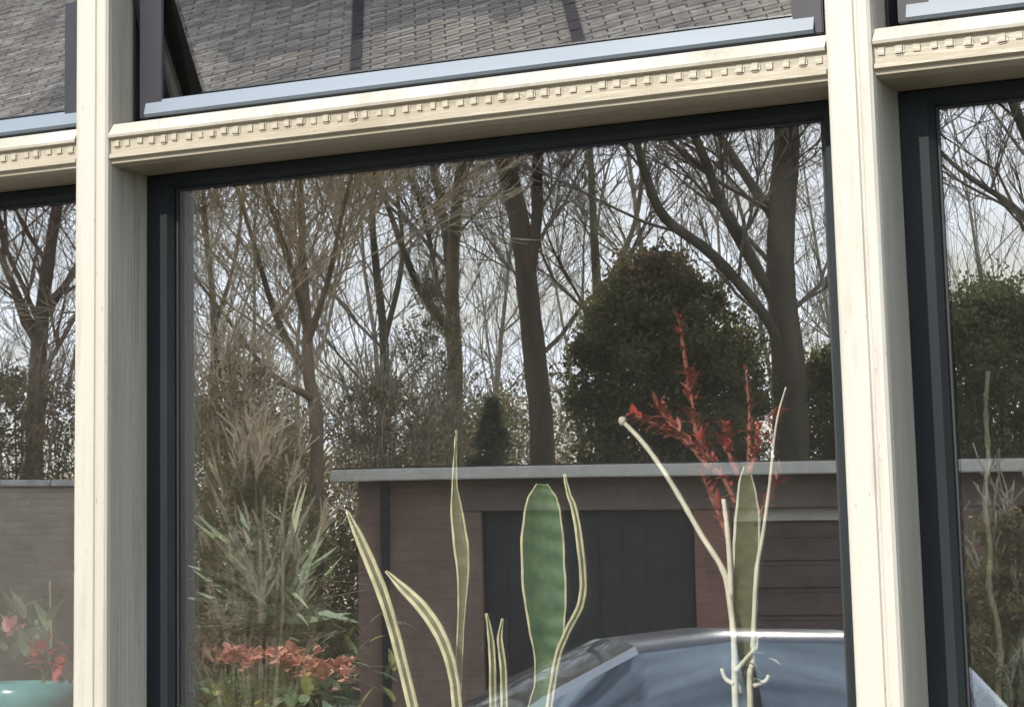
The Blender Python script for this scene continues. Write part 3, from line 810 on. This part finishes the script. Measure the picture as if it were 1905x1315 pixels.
def blade(root, p0, d, length, width, m, name='leaf', bend=.3, fold=.25, up=Vector((0, 0, 1)), n=7, shape='lance'):
    d = Vector(d).normalized(); side = d.cross(up)
    if side.length < .05: side = Vector((1, 0, 0))
    side.normalize()
    nrm = side.cross(d).normalized()
    vs, fs = [], []
    p = Vector(p0); dd = d.copy()
    for i in range(n):
        t = i / (n - 1)
        w = width * (math.sin(math.pi * min(1, .08 + t * .92) ** .75) if shape == 'lance' else (1 - t) ** .6) * .5 + .0004
        vs += [p + side * w + nrm * w * fold, p - nrm * 0, p - side * w + nrm * w * fold]
        dd = (dd - nrm * bend / n).normalized(); p = p + dd * length / (n - 1); nrm = side.cross(dd).normalized()
    for i in range(n - 1):
        for k in (0, 1):
            fs.append((i * 3 + k, i * 3 + k + 1, i * 3 + k + 4, i * 3 + k + 3))
    return mesh(name, vs, fs, m, root, True)

# snake plant: long leaves with yellow margins
f = lambda x, z=.145: (x, 0, z)
def margin_leaf(root, px, y, foot, mats, name='leaf', fold=.28, margin=.34, lean=0.):
    """px: (u, v, width in pixels) from the tip to the lowest seen point; the leaf goes on down to its foot."""
    k = 3.05 / FPX
    pts = [inside(u, v, y + lean * i / (len(px) - 1)) - root.location for i, (u, v, w) in enumerate(px)]
    wd = [w * k for u, v, w in px]
    ext = pts[-1] + (pts[-1] - pts[-2]) * 1.2; pts.append(ext.lerp(Vector(foot), .12)); wd.append(wd[-1])
    pts.append(pts[-1].lerp(Vector(foot), .55)); wd.append(wd[-1] * .9)
    pts.append(Vector(foot)); wd.append(wd[-1] * .7)
    sp = smooth_path(pts[::-1], 7); m = len(sp); wd = wd[::-1]
    vs, fs, idx = [], [], []
    view = Vector((math.sin(YAW), math.cos(YAW), 0))
    for i, p in enumerate(sp):
        d = (sp[min(i + 1, m - 1)] - sp[max(i - 1, 0)]).normalized()
        sd = view.cross(d).normalized(); nm = d.cross(sd).normalized()
        w = float(np.interp(i / (m - 1) * (len(wd) - 1), range(len(wd)), wd)) / 2 * (1 + .015 * math.sin(i * .6 + 1))
        for e in (-1, -(1 - margin), 0, 1 - margin, 1):
            vs.append(p + sd * w * e - nm * abs(e) * w * fold + nm * .0012 * math.sin(i * 1.1 + e))
    for i in range(m - 1):
        for c in range(4):
            fs.append((i * 5 + c, i * 5 + c + 1, i * 5 + c + 6, i * 5 + c + 5)); idx.append(1 if c in (0, 3) else 0)
    o = mesh(name, vs, fs, mats, root, True, idx)
    md_ = o.modifiers.new('thickness', 'SOLIDIFY'); md_.thickness = .0022; md_.offset = 0
    return o
sn = potted('snake_plant', 'snake plant with yellow margined leaves and a broad green middle leaf', 900, .30, .11, .17, 'terracotta')
VL = ['snake_green', 'straw_stem']; VO = ['snake_olive', 'straw_stem']
margin_leaf(sn, [(646, 952, 6), (664, 990, 18), (688, 1045, 24), (712, 1105, 24), (732, 1170, 22), (750, 1240, 22), (768, 1315, 22)], .30, f(-.045, .15), VO, margin=.62)
margin_leaf(sn, [(718, 1062, 5), (748, 1092, 18), (782, 1126, 24), (812, 1168, 24), (833, 1215, 22), (845, 1265, 20), (851, 1320, 20)], .29, f(-.015, .15), VO, margin=.6)
margin_leaf(sn, [(849, 800, 4), (847, 850, 7), (846, 905, 12), (850, 955, 26), (857, 1010, 32), (861, 1060, 26), (860, 1110, 18), (857, 1170, 14), (853, 1250, 15), (850, 1320, 16)], .315, f(-.02, .15), VO, margin=.24)
margin_leaf(sn, [(1008, 900, 22), (1008, 925, 58), (1008, 960, 76), (1008, 1010, 86), (1010, 1070, 88), (1014, 1130, 82), (1016, 1180, 66), (1016, 1225, 48), (1010, 1275, 36), (995, 1330, 34)], .335, f(.03, .15), VL, margin=.09, fold=.34)
margin_leaf(sn, [(1050, 882, 5), (1057, 915, 9), (1070, 955, 13), (1081, 1030, 14), (1085, 1090, 14), (1078, 1130, 14), (1060, 1165, 13), (1040, 1212, 13), (1030, 1260, 13), (1020, 1330, 13)], .318, f(.045, .15), VO, margin=.6)
margin_leaf(sn, [(905, 1140, 4), (912, 1180, 12), (916, 1230, 14), (917, 1320, 14)], .31, f(.0, .15), VO, margin=.5)
margin_leaf(sn, [(935, 1150, 4), (930, 1190, 12), (936, 1240, 14), (938, 1320, 14)], .32, f(.01, .15), VO, margin=.5)
rl = random.Random(4)
for i in range(30):
    p = inside(rl.uniform(640, 740), rl.uniform(1140, 1330), .34 + rl.uniform(-.03, .03)) - sn.location
    blade(sn, p, (rl.uniform(-1, 1), rl.uniform(-.6, .3), rl.uniform(-.2, 1)), rl.uniform(.02, .045), rl.uniform(.006, .011), 'lime_leaf' if i % 3 else 'green_leaf', name='young_leaf', bend=.5)

# red flowered plant
rp_ = potted('red_flowered_plant', 'plant with a thin red flower spike above pale edged leaves', 1385, .30, .10, .18, 'white_glaze')
margin_leaf(rp_, [(1388, 868, 10), (1388, 900, 30), (1390, 950, 46), (1388, 1010, 52), (1385, 1080, 50), (1383, 1160, 48), (1382, 1240, 38), (1383, 1320, 36)], .315, f(0, .165), ['snake_olive', 'pale_stem'], margin=.17, fold=.2)
def twig_(px, y, r0, r1, m='pale_stem', foot=None): return stem(rp_, px, y, r0, r1, m, foot=foot, knob=.15)
twig_([(1158, 783), (1195, 822), (1232, 872), (1268, 930), (1305, 995), (1345, 1060), (1358, 1120), (1366, 1200), (1368, 1315)], .30, .0042, .0030, foot=f(-.014, .165))
b = B(); q = inside(1158, 783, .30) - rp_.location; b.lathe([(.0005, -.006), (.004, -.005), (.0058, 0), (.004, .005), (.0005, .006)], c=q, n=10); b.build('bud', 'pale_stem', rp_, True)
twig_([(1346, 928), (1352, 975), (1358, 1050), (1360, 1110)], .30, .0035, .0028)
twig_([(1462, 720), (1448, 770), (1440, 820), (1432, 900), (1420, 990), (1408, 1060), (1403, 1150), (1400, 1230), (1396, 1315)], .305, .0042, .0010, foot=f(.012, .165))
for px in ([(1404, 1206), (1385, 1228), (1368, 1248)], [(1342, 1243), (1350, 1262), (1366, 1272)], [(1430, 1255), (1424, 1266), (1402, 1275)]):
    twig_(px, .298, .003, .0022)
rl = random.Random(9)
def spike(px, y, n, lmin, lmax, w, mats, r=.0022):   # a red stem with small bracts set all along it
    o = stem(rp_, px, y, r * 1.6, r * .6, 'dull_red_stem', knob=.1)
    pts = smooth_path([inside(u, v, y) - rp_.location for u, v in px], 8)[:-1]
    for i in range(n):
        t = (i + rl.random()) / n; j = min(len(pts) - 2, int(t * (len(pts) - 1)))
        p = pts[j]; up_ = (pts[j] - pts[j + 1]).normalized()
        az = rl.uniform(0, 6.283)
        d = up_ * rl.uniform(.5, 1.3) + Vector((math.cos(az), math.sin(az), 0)) * rl.uniform(.3, .8)
        blade(rp_, p, d, 1.25 * rl.uniform(lmin, lmax) * (.5 + .7 * math.sin(math.pi * min(1, t + .15))), 1.7 * w * rl.uniform(.6, 1.3), rl.choice(mats), name='bract', bend=rl.uniform(-.6, 1.6), fold=rl.uniform(.1, .8))
RR, DR = 'red_leaf', 'dull_red_leaf'
spike([(1264, 590), (1270, 640), (1280, 700)], .32, 18, .010, .018, .0035, [DR, RR])
spike([(1280, 695), (1286, 730), (1296, 800), (1318, 850), (1352, 900), (1378, 960)], .32, 60, .012, .024, .0062, [RR, RR, DR, 'rose_leaf'])
spike([(1180, 772), (1225, 792), (1262, 815), (1300, 842), (1330, 880)], .318, 44, .011, .022, .006, [RR, DR, 'rose_leaf'])
spike([(1222, 752), (1248, 790), (1285, 830), (1320, 872)], .312, 30, .011, .022, .006, [RR, DR, 'rose_leaf'])
spike([(1388, 690), (1394, 760), (1394, 840), (1390, 900)], .328, 20, .009, .018, .004, [DR, DR, RR])
spike([(1450, 770), (1430, 800), (1412, 836), (1396, 880)], .322, 32, .011, .022, .006, [RR, DR, 'rose_leaf'])
spike([(1345, 790), (1355, 840), (1374, 885)], .325, 26, .011, .022, .006, [RR, DR])
spike([(1418, 800), (1408, 840), (1394, 880)], .316, 22, .011, .022, .006, [RR, 'rose_leaf'])
spike([(1308, 885), (1325, 930), (1345, 975), (1362, 1030)], .318, 22, .011, .024, .006, [DR, DR, RR])
spike([(1452, 880), (1436, 915), (1415, 955), (1398, 1010)], .322, 18, .011, .024, .006, [DR, RR])
for i in range(14):
    p = inside(rl.uniform(1350, 1430), rl.uniform(1170, 1290), .30) - rp_.location
    blade(rp_, p, (rl.uniform(-1, 1), rl.uniform(-.6, .2), rl.uniform(-.2, .9)), rl.uniform(.016, .03), .006, 'yucca_pale', bend=.4)

# spiky plant
sp_ = potted('spiky_yucca', 'spiky yucca with narrow green and pale pointed leaves', 520, .36, .09, .15, 'terracotta')
stem(sp_, [(520, 1130), (520, 1200), (520, 1315)], .36, .018, .014, 'bark_brown', name='stalk', foot=f(0, .135))
rl = random.Random(12)
c_ = inside(520, 1110, .36) - sp_.location
tips = [(365, 885, 1), (385, 1015, 1), (408, 1082, 1), (552, 900, 1), (568, 912, 1), (470, 905, 0), (500, 930, 0), (600, 985, 0), (630, 1040, 0), (345, 1060, 0), (350, 960, 0), (430, 930, 0), (640, 1110, 0), (590, 930, 0), (380, 1150, 0), (445, 1180, 0), (610, 1180, 0), (650, 1170, 0), (420, 990, 0), (560, 1000, 0), (480, 1000, 1), (340, 1130, 0)]
for u, v, pale in tips:
    for rep in range(1 if pale else 2):
        tip = inside(u + rl.gauss(0, 9) * (1 - pale), v + rl.gauss(0, 9) * (1 - pale), .36 + (-.07 if pale else rl.uniform(-.1, .12))) - sp_.location
        p0 = c_ + Vector((rl.gauss(0, .012), rl.gauss(0, .012), rl.uniform(-.05, .02)))
        if pale: p0 = p0 * .45 + (c_ + (tip - c_) * .35) * .55
        d = tip - p0
        blade(sp_, p0, d + Vector((0, 0, .02)), d.length, .009 if pale else .012, 'yucca_pale' if pale else rl.choice(['yucca_leaf', 'yucca_leaf', 'green_leaf']), bend=.15, up=Vector((rl.uniform(-.4, .4), -1, .5)))
for i in range(80):
    az, el = rl.uniform(0, 6.283), rl.uniform(-.3, 1.3)
    d = Vector((math.cos(az) * math.cos(el), math.sin(az) * math.cos(el), math.sin(el)))
    blade(sp_, c_ + d * .01 + Vector((0, 0, rl.uniform(-.06, .02))), d, rl.uniform(.07, .15), .009, rl.choice(['yucca_leaf', 'green_leaf', 'yucca_pale']), bend=rl.uniform(0, .5))

# pink flowers in a trough
t0, t1 = inside(322, 1230, .19), inside(652, 1230, .19)
tr = thing('pink_flower_trough', 'low trough of pink and salmon flowers over green leaves', 'planter', ((t0.x + t1.x) / 2, .19, ZB))
hw = (t1.x - t0.x) / 2
b = B(); hz = .16
b.prism([(-hw * .9, 0), (hw * .9, 0), (hw, hz), (-hw, hz)], 'y', -.045, .06); b.build('trough', 'terracotta', tr)
b = B(); b.box(-hw * .96, hw * .96, -.041, .056, hz + .0005, hz + .006); b.build('soil', 'soil', tr)
rl = random.Random(15)
zt_ = inside(480, 1225, .19).z - ZB
fl = []
for i in range(130):
    x = -hw + 2 * hw * (i + rl.random()) / 130
    sag = max(0, (x - hw * .1) / hw) ** 2 * .035
    top = Vector((x, rl.uniform(-.035, .035), zt_ + rl.gauss(0, .007) - sag))
    b = B(); tube(b, smooth_path([(x * .92, top.y * .6, hz), (x * .97, top.y, hz + (top.z - hz) * .6), top], 4), .0012, .0008, 5); s = b.build('stem', 'dark_green_stem', tr, True)
    vs, fs = [], []
    for k in range(9):
        a = 2 * math.pi * k / 9 + rl.random()
        o_ = Vector((math.cos(a), math.sin(a), rl.uniform(-.5, 1.1))).normalized(); sd_ = Vector((-math.sin(a), math.cos(a), 0))
        L = rl.uniform(.012, .020); n0 = len(vs)
        vs += [top, top + o_ * L * .6 + sd_ * L * .35, top + o_ * L, top + o_ * L * .6 - sd_ * L * .35]; fs.append((n0, n0 + 1, n0 + 2, n0 + 3))
    mesh('flower', vs, fs, 'pink_petal' if x < hw * (.05 + rl.gauss(0, .3)) else 'salmon_petal', tr)
for i in range(280):
    x = rl.uniform(-hw, hw); z = rl.uniform(zt_ - .12, zt_ - .035)
    blade(tr, (x * .95, rl.uniform(-.05, .0), z), (rl.uniform(-.6, .6), rl.uniform(-.8, .4), rl.uniform(-.2, .8)), rl.uniform(.025, .045), .017, rl.choice(['green_leaf', 'green_leaf', 'yucca_leaf', 'lime_leaf']), bend=.4)

# teal pot with red flower beyond the left post
tp_ = inside(55, 1315, .30)
te = thing('teal_pot_plant', 'teal glazed bowl with red flower and green leaves beyond the left post', 'plant', (tp_.x, .30, ZB))
zt_ = inside(55, 1268, .30).z - ZB
b = B(); b.lathe([(.001, 0), (.05, 0), (.052, .02), (.035, .10), (.035, .25), (.055, zt_ - .08), (.085, zt_ - .03), (.088, zt_), (.082, zt_), (.078, zt_ - .02), (.001, zt_ - .03)], n=36); b.build('bowl', 'teal_glaze', te, True)
rl = random.Random(18)
for i in range(30):
    p = inside(rl.uniform(60, 128), rl.uniform(1205, 1245), .29 + rl.gauss(0, .012)) - te.location
    blade(te, p, (rl.gauss(0, 1), rl.gauss(-.3, .4), rl.gauss(.3, .4)), rl.uniform(.02, .035), .016, 'red_leaf', name='petal', bend=.4)
b = B(); tube(b, smooth_path([(.015, 0, zt_ - .02), inside(95, 1210, .30) - te.location, inside(93, 1080, .30) - te.location], 5), .003, .002); b.build('stem', 'woody_stalk', te, True)
for i in range(22):
    p = inside(rl.uniform(0, 90), rl.uniform(1130, 1230), .32 + rl.gauss(0, .02)) - te.location
    blade(te, p, (rl.gauss(0, .5), rl.gauss(-.2, .4), rl.gauss(.7, .4)), rl.uniform(.03, .06), .018, 'green_leaf', bend=.4)
for i in range(5):
    p = inside(20 + rl.gauss(0, 8), 1170 + rl.gauss(0, 12), .30) - te.location
    blade(te, p, (rl.gauss(0, .6), -.2, .8), .028, .016, 'pink_petal', name='petal', bend=.4)

# pale stem plant behind the right pane
rt = potted('pale_stem_plant', 'thin pale jointed stem plant behind the right pane', 1850, .30, .07, .14, 'terracotta')
stem(rt, [(1838, 690), (1834, 760), (1838, 850), (1832, 930), (1842, 1020), (1840, 1090), (1856, 1160), (1862, 1240), (1858, 1315)], .30, .0038, .0026, 'straw_stem', foot=f(0, .125), knob=.5)
stem(rt, [(1900, 1180), (1885, 1250), (1872, 1315)], .30, .004, .003, 'green_stem', foot=f(.008, .125))
rl = random.Random(22)
for i in range(30):
    p = inside(rl.uniform(1775, 1930), rl.uniform(1180, 1330), .30 + rl.gauss(0, .02)) - rt.location
    blade(rt, p, (rl.gauss(0, .6), rl.gauss(-.3, .3), rl.gauss(.6, .4)), rl.uniform(.025, .05), .010, rl.choice(['green_leaf', 'yucca_leaf']), bend=.5)
